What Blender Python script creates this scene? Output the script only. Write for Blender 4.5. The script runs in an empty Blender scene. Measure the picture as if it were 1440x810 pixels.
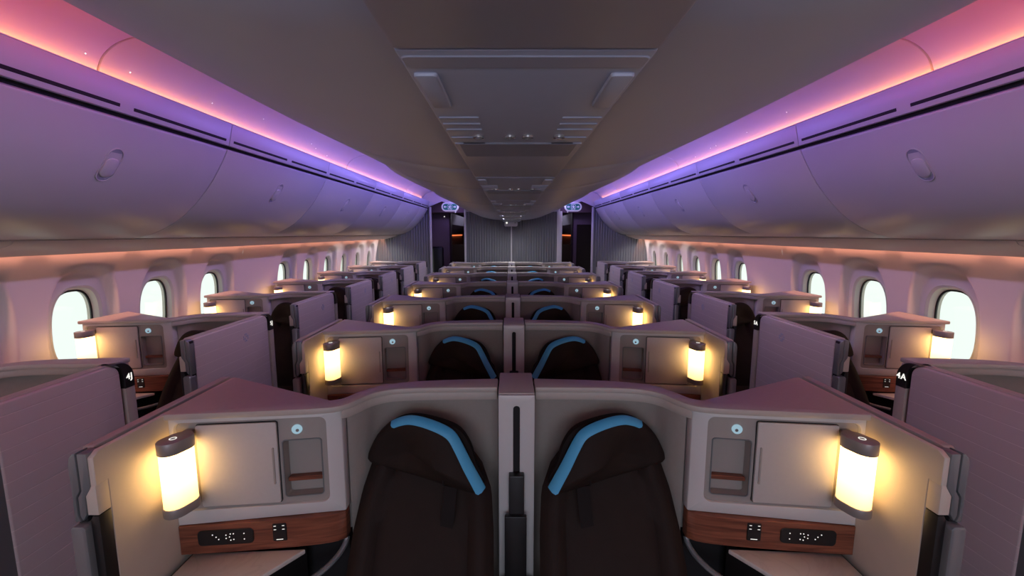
import bpy, bmesh, math, random
from mathutils import Vector
random.seed(7)
scene = bpy.context.scene
COL = scene.collection
PI = math.pi
PITCH = 1.08            # distance between seat rows
EYE = 1.732
ROWS = 7
ORD = ['first', 'second', 'third', 'fourth', 'fifth', 'sixth', 'seventh']
WDX, WDY = -1.60, 0.27  # a window suite repeats the centre suite, moved outwards and back

# ------------------------------------------------------------------ materials
def mat(name, col, rough=0.5, metal=0.0, emit=None, estr=0.0, noise=0.0, nscale=40.0, bump=0.0, bscale=300.0, spec=0.5):
    m = bpy.data.materials.new(name); m.use_nodes = True
    nt = m.node_tree; b = nt.nodes['Principled BSDF']
    b.inputs['Base Color'].default_value = (*col, 1); b.inputs['Roughness'].default_value = rough
    b.inputs['Metallic'].default_value = metal; b.inputs['Specular IOR Level'].default_value = spec
    if emit:
        b.inputs['Emission Color'].default_value = (*emit, 1); b.inputs['Emission Strength'].default_value = estr
    tc = nt.nodes.new('ShaderNodeTexCoord')
    if noise > 0:
        n = nt.nodes.new('ShaderNodeTexNoise'); n.inputs['Scale'].default_value = nscale; n.inputs['Detail'].default_value = 4
        r = nt.nodes.new('ShaderNodeMapRange'); r.inputs['To Min'].default_value = 1 - noise; r.inputs['To Max'].default_value = 1 + noise
        h = nt.nodes.new('ShaderNodeHueSaturation'); h.inputs['Color'].default_value = (*col, 1)
        nt.links.new(tc.outputs['Object'], n.inputs['Vector']); nt.links.new(n.outputs['Fac'], r.inputs['Value'])
        nt.links.new(r.outputs['Result'], h.inputs['Value']); nt.links.new(h.outputs['Color'], b.inputs['Base Color'])
    if bump > 0:
        n2 = nt.nodes.new('ShaderNodeTexNoise'); n2.inputs['Scale'].default_value = bscale
        bp = nt.nodes.new('ShaderNodeBump'); bp.inputs['Strength'].default_value = bump; bp.inputs['Distance'].default_value = 0.002
        nt.links.new(tc.outputs['Object'], n2.inputs['Vector']); nt.links.new(n2.outputs['Fac'], bp.inputs['Height'])
        nt.links.new(bp.outputs['Normal'], b.inputs['Normal'])
    return m

def wood_mat():
    m = mat('wood_veneer', (0.2, 0.06, 0.03), 0.45)
    nt = m.node_tree; b = nt.nodes['Principled BSDF']
    tc = nt.nodes.new('ShaderNodeTexCoord'); mp = nt.nodes.new('ShaderNodeMapping'); mp.inputs['Scale'].default_value = (3, 3, 45)
    n = nt.nodes.new('ShaderNodeTexNoise'); n.inputs['Scale'].default_value = 2.2; n.inputs['Detail'].default_value = 6; n.inputs['Distortion'].default_value = 0.6
    r = nt.nodes.new('ShaderNodeValToRGB')
    r.color_ramp.elements[0].position = 0.3; r.color_ramp.elements[0].color = (0.10, 0.028, 0.014, 1)
    r.color_ramp.elements[1].position = 0.7; r.color_ramp.elements[1].color = (0.27, 0.088, 0.045, 1)
    nt.links.new(tc.outputs['Object'], mp.inputs['Vector']); nt.links.new(mp.outputs['Vector'], n.inputs['Vector'])
    nt.links.new(n.outputs['Fac'], r.inputs['Fac']); nt.links.new(r.outputs['Color'], b.inputs['Base Color'])
    return m

def marble_mat():
    m = mat('marble', (0.55, 0.5, 0.46), 0.3)
    nt = m.node_tree; b = nt.nodes['Principled BSDF']
    tc = nt.nodes.new('ShaderNodeTexCoord')
    n = nt.nodes.new('ShaderNodeTexNoise'); n.inputs['Scale'].default_value = 5; n.inputs['Detail'].default_value = 8; n.inputs['Distortion'].default_value = 1.5
    r = nt.nodes.new('ShaderNodeValToRGB')
    for p, c in ((0.0, (0.6, 0.55, 0.5, 1)), (0.47, (0.6, 0.55, 0.5, 1)), (0.5, (0.55, 0.5, 0.455, 1)), (0.53, (0.6, 0.55, 0.5, 1))):
        if p in (0.0,): r.color_ramp.elements[0].color = c
        else:
            e = r.color_ramp.elements.new(p); e.color = c
    r.color_ramp.elements[-1].color = (0.62, 0.57, 0.52, 1)
    nt.links.new(tc.outputs['Object'], n.inputs['Vector']); nt.links.new(n.outputs['Fac'], r.inputs['Fac']); nt.links.new(r.outputs['Color'], b.inputs['Base Color'])
    return m

def quilt_mat():
    # mauve fabric with fine horizontal stitch lines
    m = mat('mauve_fabric', (0.50, 0.43, 0.44), 0.8)
    nt = m.node_tree; b = nt.nodes['Principled BSDF']
    tc = nt.nodes.new('ShaderNodeTexCoord'); sp = nt.nodes.new('ShaderNodeSeparateXYZ')
    mul = nt.nodes.new('ShaderNodeMath'); mul.operation = 'MULTIPLY'; mul.inputs[1].default_value = 1 / 0.055
    fr = nt.nodes.new('ShaderNodeMath'); fr.operation = 'FRACT'
    cr = nt.nodes.new('ShaderNodeValToRGB')
    cr.color_ramp.elements[0].position = 0.0; cr.color_ramp.elements[0].color = (0, 0, 0, 1)
    e = cr.color_ramp.elements.new(0.93); e.color = (0, 0, 0, 1); e = cr.color_ramp.elements.new(0.965); e.color = (1, 1, 1, 1)
    cr.color_ramp.elements[-1].color = (0, 0, 0, 1)
    nz = nt.nodes.new('ShaderNodeTexNoise'); nz.inputs['Scale'].default_value = 14
    mm = nt.nodes.new('ShaderNodeMath'); mm.operation = 'MULTIPLY'
    mx = nt.nodes.new('ShaderNodeMixRGB'); mx.inputs['Color1'].default_value = (0.50, 0.43, 0.44, 1); mx.inputs['Color2'].default_value = (0.78, 0.70, 0.70, 1)
    bp = nt.nodes.new('ShaderNodeBump'); bp.inputs['Strength'].default_value = 0.35; bp.inputs['Distance'].default_value = 0.003; bp.invert = True
    L = nt.links.new
    L(tc.outputs['Object'], sp.inputs[0]); L(sp.outputs['Z'], mul.inputs[0]); L(mul.outputs[0], fr.inputs[0]); L(fr.outputs[0], cr.inputs['Fac'])
    L(tc.outputs['Object'], nz.inputs['Vector']); L(nz.outputs['Fac'], mm.inputs[0]); L(cr.outputs['Color'], mm.inputs[1])
    L(mm.outputs[0], mx.inputs['Fac']); L(mx.outputs['Color'], b.inputs['Base Color']); L(cr.outputs['Color'], bp.inputs['Height']); L(bp.outputs['Normal'], b.inputs['Normal'])
    return m

def glass_mat():
    m = bpy.data.materials.new('window_glass'); m.use_nodes = True
    nt = m.node_tree; nt.nodes.clear()
    out = nt.nodes.new('ShaderNodeOutputMaterial'); mix = nt.nodes.new('ShaderNodeMixShader')
    tr = nt.nodes.new('ShaderNodeBsdfTransparent'); tr.inputs['Color'].default_value = (0.93, 0.97, 0.95, 1)
    gl = nt.nodes.new('ShaderNodeBsdfGlossy'); gl.inputs['Roughness'].default_value = 0.05
    mix.inputs['Fac'].default_value = 0.06
    nt.links.new(tr.outputs[0], mix.inputs[1]); nt.links.new(gl.outputs[0], mix.inputs[2]); nt.links.new(mix.outputs[0], out.inputs['Surface'])
    return m

def emis(name, col, s):
    m = bpy.data.materials.new(name); m.use_nodes = True
    nt = m.node_tree; nt.nodes.clear()
    o = nt.nodes.new('ShaderNodeOutputMaterial'); e = nt.nodes.new('ShaderNodeEmission')
    e.inputs['Color'].default_value = (*col, 1); e.inputs['Strength'].default_value = s
    nt.links.new(e.outputs[0], o.inputs['Surface'])
    return m

M = dict(
    cream=mat('cream_laminate', (0.42, 0.375, 0.335), 0.5, noise=0.06, nscale=60),
    liner=mat('panel_liner', (0.56, 0.49, 0.41), 0.6, noise=0.05, nscale=25, bump=0.1, bscale=120),
    fascia=mat('pale_fascia', (0.56, 0.545, 0.53), 0.42, noise=0.02),
    greyb=mat('taupe_plastic', (0.31, 0.285, 0.26), 0.5, noise=0.03),
    door=mat('pale_door', (0.52, 0.475, 0.44), 0.5, noise=0.04, nscale=90),
    shell=mat('taupe_shell', (0.30, 0.265, 0.235), 0.7, noise=0.06, nscale=60, bump=0.15, bscale=200),
    quilt=quilt_mat(),
    jamb=mat('grey_painted_metal', (0.20, 0.21, 0.215), 0.35, metal=0.35, noise=0.03),
    chrome=mat('satin_silver', (0.62, 0.6, 0.6), 0.25, metal=0.8),
    leather=mat('brown_leather', (0.020, 0.0125, 0.010), 0.7, spec=0.15, noise=0.15, nscale=20, bump=0.3, bscale=260),
    rim=mat('charcoal_leather', (0.009, 0.006, 0.0055), 0.7, spec=0.15, noise=0.1),
    blue=mat('blue_leather', (0.06, 0.36, 0.60), 0.5, noise=0.05),
    wood=wood_mat(), marble=marble_mat(),
    black=mat('black_plastic', (0.010, 0.009, 0.009), 0.4, noise=0.05),
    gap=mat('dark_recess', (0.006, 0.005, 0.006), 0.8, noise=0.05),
    lampm=mat('brushed_steel', (0.30, 0.27, 0.25), 0.4, metal=0.3, noise=0.04),
    shade=mat('glowing_shade', (0.9, 0.8, 0.6), 0.5, emit=(1.0, 0.60, 0.21), estr=5.0),
    icon=emis('white_icon', (1, 0.97, 0.9), 1.0),
    iconb=emis('pale_blue_light', (0.40, 0.60, 0.72), 0.75),
    star=emis('star_point', (1, 0.9, 0.9), 4.0),
    bin=mat('bin_white', (0.50, 0.49, 0.505), 0.38, noise=0.02, nscale=8),
    wall=mat('sidewall_white', (0.69, 0.61, 0.58), 0.5, noise=0.02, nscale=10),
    cove=mat('cove_white', (0.64, 0.62, 0.64), 0.6, noise=0.015, nscale=6),
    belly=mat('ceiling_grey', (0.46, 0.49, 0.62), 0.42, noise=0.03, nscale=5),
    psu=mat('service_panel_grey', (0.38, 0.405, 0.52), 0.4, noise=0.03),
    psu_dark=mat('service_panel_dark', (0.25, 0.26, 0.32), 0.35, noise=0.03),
    rib=mat('ribbed_charcoal', (0.15, 0.155, 0.165), 0.6, noise=0.05),
    post=mat('post_white', (0.6, 0.58, 0.6), 0.4, noise=0.02),
    plum=mat('plum_laminate', (0.10, 0.055, 0.075), 0.5, noise=0.05),
    carpet=mat('dark_carpet', (0.03, 0.028, 0.03), 0.95, noise=0.25, nscale=150, bump=0.4, bscale=400),
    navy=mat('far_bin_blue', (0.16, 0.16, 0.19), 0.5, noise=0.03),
    teal=mat('exit_teal', (0.008, 0.075, 0.085), 0.4, emit=(0.01, 0.17, 0.15), estr=0.35),
    signw=mat('sign_white', (0.7, 0.7, 0.73), 0.4, emit=(0.8, 0.8, 0.85), estr=0.12),
    glass=glass_mat(),
    frame=mat('window_frame', (0.62, 0.57, 0.50), 0.5, noise=0.03),
    orange=emis('orange_led', (1.0, 0.22, 0.07), 1.3),
)

# ------------------------------------------------------------------ helpers
def tag(o, label=None, cat=None, group=None, kind=None):
    if label: o['label'] = label
    if cat: o['category'] = cat
    if group: o['group'] = group
    if kind: o['kind'] = kind
    return o

def empty(name, loc):
    o = bpy.data.objects.new(name, None); COL.objects.link(o); o.location = loc; o.empty_display_size = 0.1
    return o

class Ctx:
    """Shapes are drawn for the 4J side in cabin coordinates; side=-1 mirrors them; base is the thing's origin."""
    def __init__(s, side=1, base=(0, 0, 0), dx=0.0, dy=0.0, dz=0.0):
        s.side, s.base, s.dx, s.dy, s.dz = side, base, dx, dy, dz
    def root(s, name):
        return empty(name, (s.base[0] * s.side, s.base[1], s.base[2]))
    def put(s, name, bm, m, parent=None, ang=35, smooth=True, kind=None):
        bmesh.ops.remove_doubles(bm, verts=bm.verts, dist=1e-6)
        bmesh.ops.recalc_face_normals(bm, faces=bm.faces)
        for v in bm.verts:
            v.co = Vector(((v.co.x + s.dx - s.base[0]) * s.side, v.co.y + s.dy - s.base[1], v.co.z + s.dz - s.base[2]))
        if s.side < 0: bmesh.ops.reverse_faces(bm, faces=bm.faces)
        me = bpy.data.meshes.new(name); bm.to_mesh(me); bm.free()
        if smooth:
            for p in me.polygons: p.use_smooth = True
            me.set_sharp_from_angle(angle=math.radians(ang))
        me.materials.append(m)
        o = bpy.data.objects.new(name, me); COL.objects.link(o)
        if parent is not None: o.parent = parent
        else: o.location = (s.base[0] * s.side, s.base[1], s.base[2])
        if kind: o['kind'] = kind
        return o

def children(o): return [c for c in ALLK.get(o.name, [])]
ALLK = {}
def index_children():
    ALLK.clear()
    for o in COL.objects:
        if o.parent: ALLK.setdefault(o.parent.name, []).append(o)
def copy_tree(o, dy=0.0, parent=None):
    c = o.copy(); COL.objects.link(c)
    if parent is not None: c.parent = parent
    else: c.location.y += dy
    for ch in list(ALLK.get(o.name, [])): copy_tree(ch, 0, c)
    return c

def B(): return bmesh.new()
def bevel(bm, w, seg=2, ang=40):
    bm.normal_update()
    bmesh.ops.recalc_face_normals(bm, faces=bm.faces)
    es = [e for e in bm.edges if len(e.link_faces) == 2 and e.calc_face_angle(0) > math.radians(ang)]
    if es: bmesh.ops.bevel(bm, geom=es, offset=w, segments=seg, profile=0.5, affect='EDGES', clamp_overlap=True)
    return bm
def solid(bm, ringA, ringB):
    a = [bm.verts.new(p) for p in ringA]; b = [bm.verts.new(p) for p in ringB]
    n = len(a)
    bm.faces.new(a); bm.faces.new(b[::-1])
    for i in range(n):
        j = (i + 1) % n
        bm.faces.new((a[i], b[i], b[j], a[j]))
    return bm
def prism(bm, pts, z0, z1): return solid(bm, [(x, y, z0) for x, y in pts], [(x, y, z1) for x, y in pts])
def prism_x(bm, yz, x0, x1): return solid(bm, [(x0, y, z) for y, z in yz], [(x1, y, z) for y, z in yz])
def prism_y(bm, xz, y0, y1): return solid(bm, [(x, y0, z) for x, z in xz], [(x, y1, z) for x, z in xz])
def box(bm, x0, x1, y0, y1, z0, z1): return prism(bm, [(x0, y0), (x1, y0), (x1, y1), (x0, y1)], z0, z1)
def rrect(x0, x1, z0, z1, r, n=5):
    out = []
    for cx, cz, a0 in ((x1 - r, z1 - r, 0), (x0 + r, z1 - r, 90), (x0 + r, z0 + r, 180), (x1 - r, z0 + r, 270)):
        for i in range(n + 1):
            a = math.radians(a0 + 90 * i / n); out.append((cx + r * math.cos(a), cz + r * math.sin(a)))
    return out
def circ(cx, cz, r, n=20): return [(cx + r * math.cos(2 * PI * i / n), cz + r * math.sin(2 * PI * i / n)) for i in range(n)]
def plate(bm, pts, n0, n1, fm): return solid(bm, [fm(x, z, n0) for x, z in pts], [fm(x, z, n1) for x, z in pts])
def ring(bm, outer, inner, n0, n1, fm):
    o0 = [bm.verts.new(fm(x, z, n0)) for x, z in outer]; o1 = [bm.verts.new(fm(x, z, n1)) for x, z in outer]
    i0 = [bm.verts.new(fm(x, z, n0)) for x, z in inner]; i1 = [bm.verts.new(fm(x, z, n1)) for x, z in inner]
    n = len(outer)
    for k in range(n):
        j = (k + 1) % n
        bm.faces.new((o1[k], o1[j], i1[j], i1[k])); bm.faces.new((o0[k], i0[k], i0[j], o0[j]))
        bm.faces.new((o0[k], o0[j], o1[j], o1[k])); bm.faces.new((i0[k], i1[k], i1[j], i0[j]))
    return bm
def capsule(p, q, r, n=8):
    p, q = Vector(p), Vector(q); a = math.atan2(q.y - p.y, q.x - p.x); out = []
    for i in range(n + 1):
        t = a - PI / 2 + PI * i / n; out.append((q.x + r * math.cos(t), q.y + r * math.sin(t)))
    for i in range(n + 1):
        t = a + PI / 2 + PI * i / n; out.append((p.x + r * math.cos(t), p.y + r * math.sin(t)))
    return out
def interp(tab, x):
    if x <= tab[0][0]: return tab[0][1]
    for (a, b), (c, d) in zip(tab, tab[1:]):
        if x <= c: return b + (d - b) * (x - a) / (c - a)
    return tab[-1][1]
def sweep(bm, path, r, n=8):
    prev = None
    for i, p in enumerate(path):
        p = Vector(p); d = (Vector(path[min(i + 1, len(path) - 1)]) - Vector(path[max(i - 1, 0)])).normalized()
        u = d.cross(Vector((0.3, 0.2, 1))).normalized(); v = d.cross(u)
        cur = [bm.verts.new(p + (u * math.cos(2 * PI * k / n) + v * math.sin(2 * PI * k / n)) * r) for k in range(n)]
        if prev:
            for k in range(n): bm.faces.new((prev[k], prev[(k + 1) % n], cur[(k + 1) % n], cur[k]))
        else: bm.faces.new(cur[::-1])
        prev = cur
    bm.faces.new(prev)
    return bm
def catmull(P, n=6, closed=False):
    out = []; N = len(P)
    rng = range(N if closed else N - 1)
    for i in rng:
        g = lambda k: Vector(P[k % N]) if closed else Vector(P[min(max(k, 0), N - 1)])
        p0, p1, p2, p3 = g(i - 1), g(i), g(i + 1), g(i + 2)
        for j in range(n):
            t = j / n
            out.append(tuple(0.5 * ((2 * p1) + (p2 - p0) * t + (2 * p0 - 5 * p1 + 4 * p2 - p3) * t * t + (3 * p1 - p0 - 3 * p2 + p3) * t ** 3)))
    if not closed: out.append(tuple(P[-1]))
    return out
def profile_sheet(bm, xz, y0, y1, th=None, ny=1):
    """a bent sheet along the cabin; th gives it thickness (offset along the sheet's own normal)"""
    if th:
        off = []
        for i, p in enumerate(xz):
            a = Vector(xz[max(i - 1, 0)]); b = Vector(xz[min(i + 1, len(xz) - 1)]); t = (b - a).normalized()
            off.append((p[0] + t.y * th, p[1] - t.x * th))
        return prism_y(bm, list(xz) + off[::-1], y0, y1)
    for k in range(ny):
        ya = y0 + (y1 - y0) * k / ny; yb = y0 + (y1 - y0) * (k + 1) / ny
        for (a, b), (c, d) in zip(xz, xz[1:]):
            bm.faces.new([bm.verts.new(p) for p in ((a, ya, b), (c, ya, d), (c, yb, d), (a, yb, b))])
    return bm
def text(name, body, size, m, parent, loc, rot, ext=0.0008):
    cu = bpy.data.curves.new(name, 'FONT'); cu.body = body; cu.size = size; cu.extrude = ext; cu.align_x = 'CENTER'; cu.align_y = 'CENTER'
    cu.offset = 0.0004; cu.space_character = 1.1; cu.resolution_u = 4
    t = bpy.data.objects.new('lettering', cu); COL.objects.link(t)
    dg = bpy.context.evaluated_depsgraph_get(); dg.update()
    me = bpy.data.meshes.new_from_object(t.evaluated_get(dg)); me.name = name
    bpy.data.objects.remove(t); bpy.data.curves.remove(cu)
    me.materials.clear(); me.materials.append(m)
    o = bpy.data.objects.new(name, me); COL.objects.link(o); o.parent = parent; o.location = loc; o.rotation_euler = rot
    return o

# ------------------------------------------------------------------ suites
YF = [(-1.06, 1.212), (-0.95, 1.222), (-0.83, 1.234), (-0.70, 1.249), (-0.62, 1.262), (-0.585, 1.272), (-0.557, 1.290)]
def fmap(x, z, n): return (x, interp(YF, x) - n, z)
RAIL_F = catmull([(-1.06, 1.200), (-0.95, 1.212), (-0.83, 1.224), (-0.70, 1.238), (-0.61, 1.250), (-0.552, 1.268), (-0.515, 1.315), (-0.485, 1.370), (-0.43, 1.408), (-0.34, 1.422), (-0.2, 1.428), (-0.066, 1.430)], 4)
RAIL_B = catmull([(-0.066, 1.524), (-0.2, 1.514), (-0.33, 1.500), (-0.43, 1.476), (-0.49, 1.445), (-0.535, 1.390), (-0.565, 1.335), (-0.60, 1.316)], 4) + [(-1.045, 1.538)]

def y_of(path, x):
    return interp(sorted((p[0], p[1]) for p in path), x)

def build_suite(side, kind, emblem=True, number=None):
    win = kind == 'window'
    cx = Ctx(side, (-0.9, 1.30, 0) if not win else (-0.9 + WDX, 1.30 + WDY, 0), WDX if win else 0, WDY if win else 0)
    r = cx.root('window_suite' if win else 'centre_suite')
    cx.put('top_rail', bevel(prism(B(), RAIL_F + RAIL_B, 1.180, 1.2), 0.005, 2), M['cream'], r)
    # wall behind the seat, with a thicker lip under the rail
    fr = [p for p in RAIL_F if p[0] > -0.553]; bk = [p for p in RAIL_B if p[0] > -0.553]
    wall = [(x, y + 0.055) for x, y in fr] + [(x, y - 0.004) for x, y in bk]
    sw = cx.put('shell_wall', prism(B(), wall, 0.0, 1.158), M['shell'], r)
    lip = [(x, y + 0.008) for x, y in fr] + [(x, y - 0.008) for x, y in bk]
    cx.put('shell_lip', bevel(prism(B(), lip, 1.150, 1.181), 0.008, 2), M['cream'], r)
    # console
    xs = [-1.045 + 0.0244 * i for i in range(21)]
    front = [fmap(x, 0, -0.042)[:2] for x in xs]
    body = front + [(-0.557, 1.338), (-0.60, 1.310), (-1.045, 1.53)]
    con = cx.put('console', prism(B(), [(x, max(y, 0)) for x, y in front] + [(-0.552, 1.345), (-0.615, 1.318), (-1.045, 1.53)], 0.745, 1.1805), M['greyb'], r)
    rec_o = rrect(-1.032, -0.598, 0.882, 1.166, 0.022)
    cx.put('fascia', bevel(ring(B(), rrect(-1.045, -0.556, 0.8355, 1.1795, 0.004), rec_o, -0.040, 0.0, fmap), 0.003, 2, 60), M['fascia'], con)
    niche = rrect(-0.728, -0.618, 0.908, 1.092, 0.008)
    cx.put('recess_panel', ring(B(), rrect(-1.031, -0.599, 0.883, 1.165, 0.021), niche, -0.040, -0.010, fmap), M['greyb'], con)
    cx.put('niche_rim', ring(B(), rrect(-0.731, -0.615, 0.905, 1.095, 0.010), niche, -0.010, -0.007, fmap), M['jamb'], con)
    cx.put('niche_shelf', bevel(plate(B(), rrect(-0.725, -0.621, 0.950, 0.964, 0.002, 2), -0.040, -0.020, fmap), 0.001, 1), M['wood'], con)
    cx.put('storage_door', bevel(plate(B(), rrect(-0.972, -0.742, 0.892, 1.156, 0.006), -0.0095, -0.002, fmap), 0.002, 2), M['door'], con)
    cx.put('door_pull', plate(B(), rrect(-0.757, -0.752, 0.955, 1.075, 0.002, 2), -0.002, 0.001, fmap), M['greyb'], con)
    cx.put('door_gap', ring(B(), rrect(-0.9745, -0.7395, 0.8895, 1.1585, 0.008), rrect(-0.9725, -0.7415, 0.8915, 1.1565, 0.006), -0.0099, -0.0085, fmap), M['gap'], con)
    cx.put('touch_light', plate(B(), circ(-0.684, 1.128, 0.015), -0.010, -0.006, fmap), M['iconb'], con)
    cx.put('touch_light_ring', plate(B(), circ(-0.682, 1.125, 0.005, 12), -0.006, -0.0052, fmap), M['chrome'], con)
    # wood band with its controls
    bm = B()
    strip = lambda z: [fmap(x, z, 0.003) for x in xs] + [fmap(x, z, -0.03) for x in xs[::-1]]
    solid(bm, strip(0.738), strip(0.8345))
    wd = cx.put('wood_band', bevel(bm, 0.002, 1), M['wood'], r)
    cx.put('control_panel', bevel(plate(B(), rrect(-0.990, -0.826, 0.766, 0.818, 0.014), 0.0025, 0.007, fmap), 0.002, 1), M['black'], wd)
    bm = B()
    for px, pz in ((-.945, .803), (-.935, .795), (-.928, .787), (-.906, .800), (-.906, .789), (-.893, .803), (-.893, .782), (-.884, .803), (-.884, .784), (-.896, .793), (-.853, .802), (-.853, .783)):
        plate(bm, circ(px, pz, 0.0017, 8), 0.0068, 0.0076, fmap)
    cx.put('control_icons', bm, M['icon'], wd)['kind'] = 'stuff'
    cx.put('power_outlet', bevel(plate(B(), rrect(-0.770, -0.728, 0.765, 0.826, 0.004, 3), 0.0025, 0.006, fmap), 0.002, 1), M['black'], wd)
    bm = B()
    for px, pz in ((-.762, .818), (-.737, .818), (-.762, .806), (-.737, .806)): box_on(bm, px, pz, 0.0035, 0.0008)
    box_on(bm, -.7495, .772, 0.010, 0.0009)
    cx.put('outlet_marks', bm, M['icon'], wd)
    # under the band: dark leg well, rim and marble side table
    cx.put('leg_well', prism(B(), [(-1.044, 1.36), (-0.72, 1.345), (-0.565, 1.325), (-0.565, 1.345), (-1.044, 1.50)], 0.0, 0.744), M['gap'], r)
    cx.put('well_rim', sweep(B(), catmull([(-0.562, 1.300, 0.735), (-0.566, 1.285, 0.715), (-0.585, 1.25, 0.692), (-0.63, 1.20, 0.672), (-0.70, 1.14, 0.665)], 4), 0.009), M['jamb'], r)
    cx.put('side_table', bevel(prism(B(), [(-1.022, 1.232), (-0.678, 1.250), (-0.765, 1.130), (-0.90, 0.96), (-1.022, 0.96)], 0.712, 0.728), 0.003, 2), M['marble'], r)
    cx.put('table_support', prism(B(), [(-1.040, 1.30), (-0.70, 1.30), (-0.92, 1.0), (-1.040, 1.0)], 0.0, 0.711), M['black'], r)
    if win:
        px = Ctx(side, cx.base, 0, -0.055)
        # aisle panel, upholstered on the aisle face
        pan = px.put('aisle_panel', bevel(prism_x(B(), roundtop(1.100, 1.775, 0.0, 1.2, 0.012, 0.02), -1.692, -1.655), 0.004, 2), M['cream'], r)
        if not emblem: px.put('door_recess', box(B(), -1.656, -1.644, 1.11, 1.33, 0.02, 1.19), M['jamb'], pan)
        px.put('upholstery', bevel(prism_x(B(), roundtop(1.102 if emblem else 1.33, 1.762, 0.02, 1.196, 0.006, 0.045), -1.6555, -1.638), 0.006, 3), M['quilt'], pan)
        px.put('end_frame', bevel(prism_x(B(), endframe(1.765, 1.775, 1.820, 0.0, 1.2, 0.07), -1.695, -1.634), 0.006, 2), M['cream'], pan)
        plt = px.put('seat_number_plate', bevel(prism_x(B(), endframe_top(1.774, 1.8215, 1.085, 1.2015, 0.07), -1.660, -1.6325), 0.002, 1), M['black'], pan)
        front_jamb(px, pan, 1.065, True)
        if emblem:
            bm = B()
            for i in range(4):
                for j in range(4):
                    if (i + j) % 3: box(bm, -1.638, -1.6368, 1.50 + 0.013 * i, 1.511 + 0.013 * i, 1.075 + 0.013 * j, 1.086 + 0.013 * j)
            px.put('emblem', bm, M['psu'], pan)
        if number:
            loc = Vector((-1.6318 * side, 1.742, 1.132)) - Vector((cx.base[0] * side, cx.base[1], 0))
            text('seat_number', number, 0.036, M['icon'], pan, loc, (PI / 2, 0, PI / 2 * side))
    else:
        pan = cx.put('aisle_panel', bevel(prism_x(B(), roundtop(1.012, 1.545, 0.0, 1.2, 0.012, 0.003), -1.100, -1.072), 0.004, 2), M['cream'], r)
        cx.put('panel_gap', prism_x(B(), roundtop(1.014, 1.535, 0.0, 1.176, 0.012, 0.003), -1.0725, -1.0590), M['gap'], pan)
        cx.put('panel_liner', bevel(prism_x(B(), [(1.540, 0.0), (1.540, 1.1975), (1.003, 1.1975), (0.984, 1.185), (0.984, 1.11), (1.016, 1.11), (1.016, 0.0)], -1.0595, -1.0455), 0.002, 1), M['liner'], pan)
        front_jamb(cx, pan, 0.980, False)
    return r

def box_on(bm, px, pz, hw, hh): plate(bm, [(px - hw, pz - hh), (px + hw, pz - hh), (px + hw, pz + hh), (px - hw, pz + hh)], 0.0058, 0.0066, fmap)
def roundtop(y0, y1, z0, z1, r0, r1, n=6):
    out = [(y0, z0)]
    for i in range(n + 1):
        a = math.radians(180 - 90 * i / n); out.append((y0 + r0 + r0 * math.cos(a), z1 - r0 + r0 * math.sin(a)))
    for i in range(n + 1):
        a = math.radians(90 - 90 * i / n); out.append((y1 - r1 + r1 * math.cos(a), z1 - r1 + r1 * math.sin(a)))
    out.append((y1, z0)); return out
def endframe(ya, yb, yc, z0, z1, R, n=7):
    out = [(yb, z0), (yb, z1 - R)]
    for i in range(1, n + 1):
        a = math.radians(90 * i / n); out.append((yb - R + 0.03 + (R - 0.03) * math.cos(a) , z1 - R + (R - 0.004) * math.sin(a)))
    out.append((yb - R + 0.02, z1))
    for i in range(n + 1):
        a = math.radians(90 - 90 * i / n); out.append((yc - R + R * math.cos(a), z1 - R + R * math.sin(a)))
    out.append((yc, z0)); return out
def endframe_top(yb, yc, zc, z1, R, n=7):
    return endframe(0, yb, yc, zc, z1, R, n)
def front_jamb(cx, pan, y, win):
    """the shaped end of an aisle panel: outer and inner frame with a kinked dark joint, and a lower frame"""
    m = (lambda x: -2.741 - x) if win else (lambda x: x)
    def pc(name, xz, ya, yb, mt, bv=0.003):
        cx.put(name, bevel(prism_y(B(), [(m(x), z) for x, z in xz], ya, yb), bv, 2, 30), M[mt], pan)
    pc('outer_frame', [(-1.105, 1.017), (-1.105, 1.170), (-1.101, 1.186), (-1.093, 1.196), (-1.0845, 1.199), (-1.0845, 1.10), (-1.0955, 1.082), (-1.0965, 1.034), (-1.090, 1.017)], y, y + 0.035, 'jamb')
    pc('inner_frame', [(-1.0815, 1.197), (-1.058, 1.197), (-1.058, 1.107), (-1.074, 1.082), (-1.075, 1.036), (-1.086, 1.018), (-1.0925, 1.034), (-1.0915, 1.082), (-1.0815, 1.10)], y + 0.001, y + 0.036, 'jamb')
    pc('lower_frame', [(-1.106, 0.0), (-1.106, 1.008), (-1.098, 1.014), (-1.074, 1.014), (-1.067, 1.006), (-1.067, 0.0)], y - 0.014, y + 0.03, 'jamb', 0.005)
    pc('frame_seal', [(-1.068, 0.0), (-1.068, 1.02), (-1.062, 1.032), (-1.046, 1.032), (-1.046, 0.0)], y + 0.002, y + 0.036, 'black', 0.002)
    pc('frame_gap', [(-1.103, 1.0), (-1.103, 1.19), (-1.062, 1.19), (-1.062, 1.11), (-1.08, 1.08), (-1.08, 1.0)], y + 0.008, y + 0.034, 'gap', 0.001)
    pc('liner_step', [(-1.0575, 1.112), (-1.0735, 1.085), (-1.0735, 1.034), (-1.046, 1.034), (-1.046, 1.112)], y + 0.003, y + 0.037, 'liner', 0.002)

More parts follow.
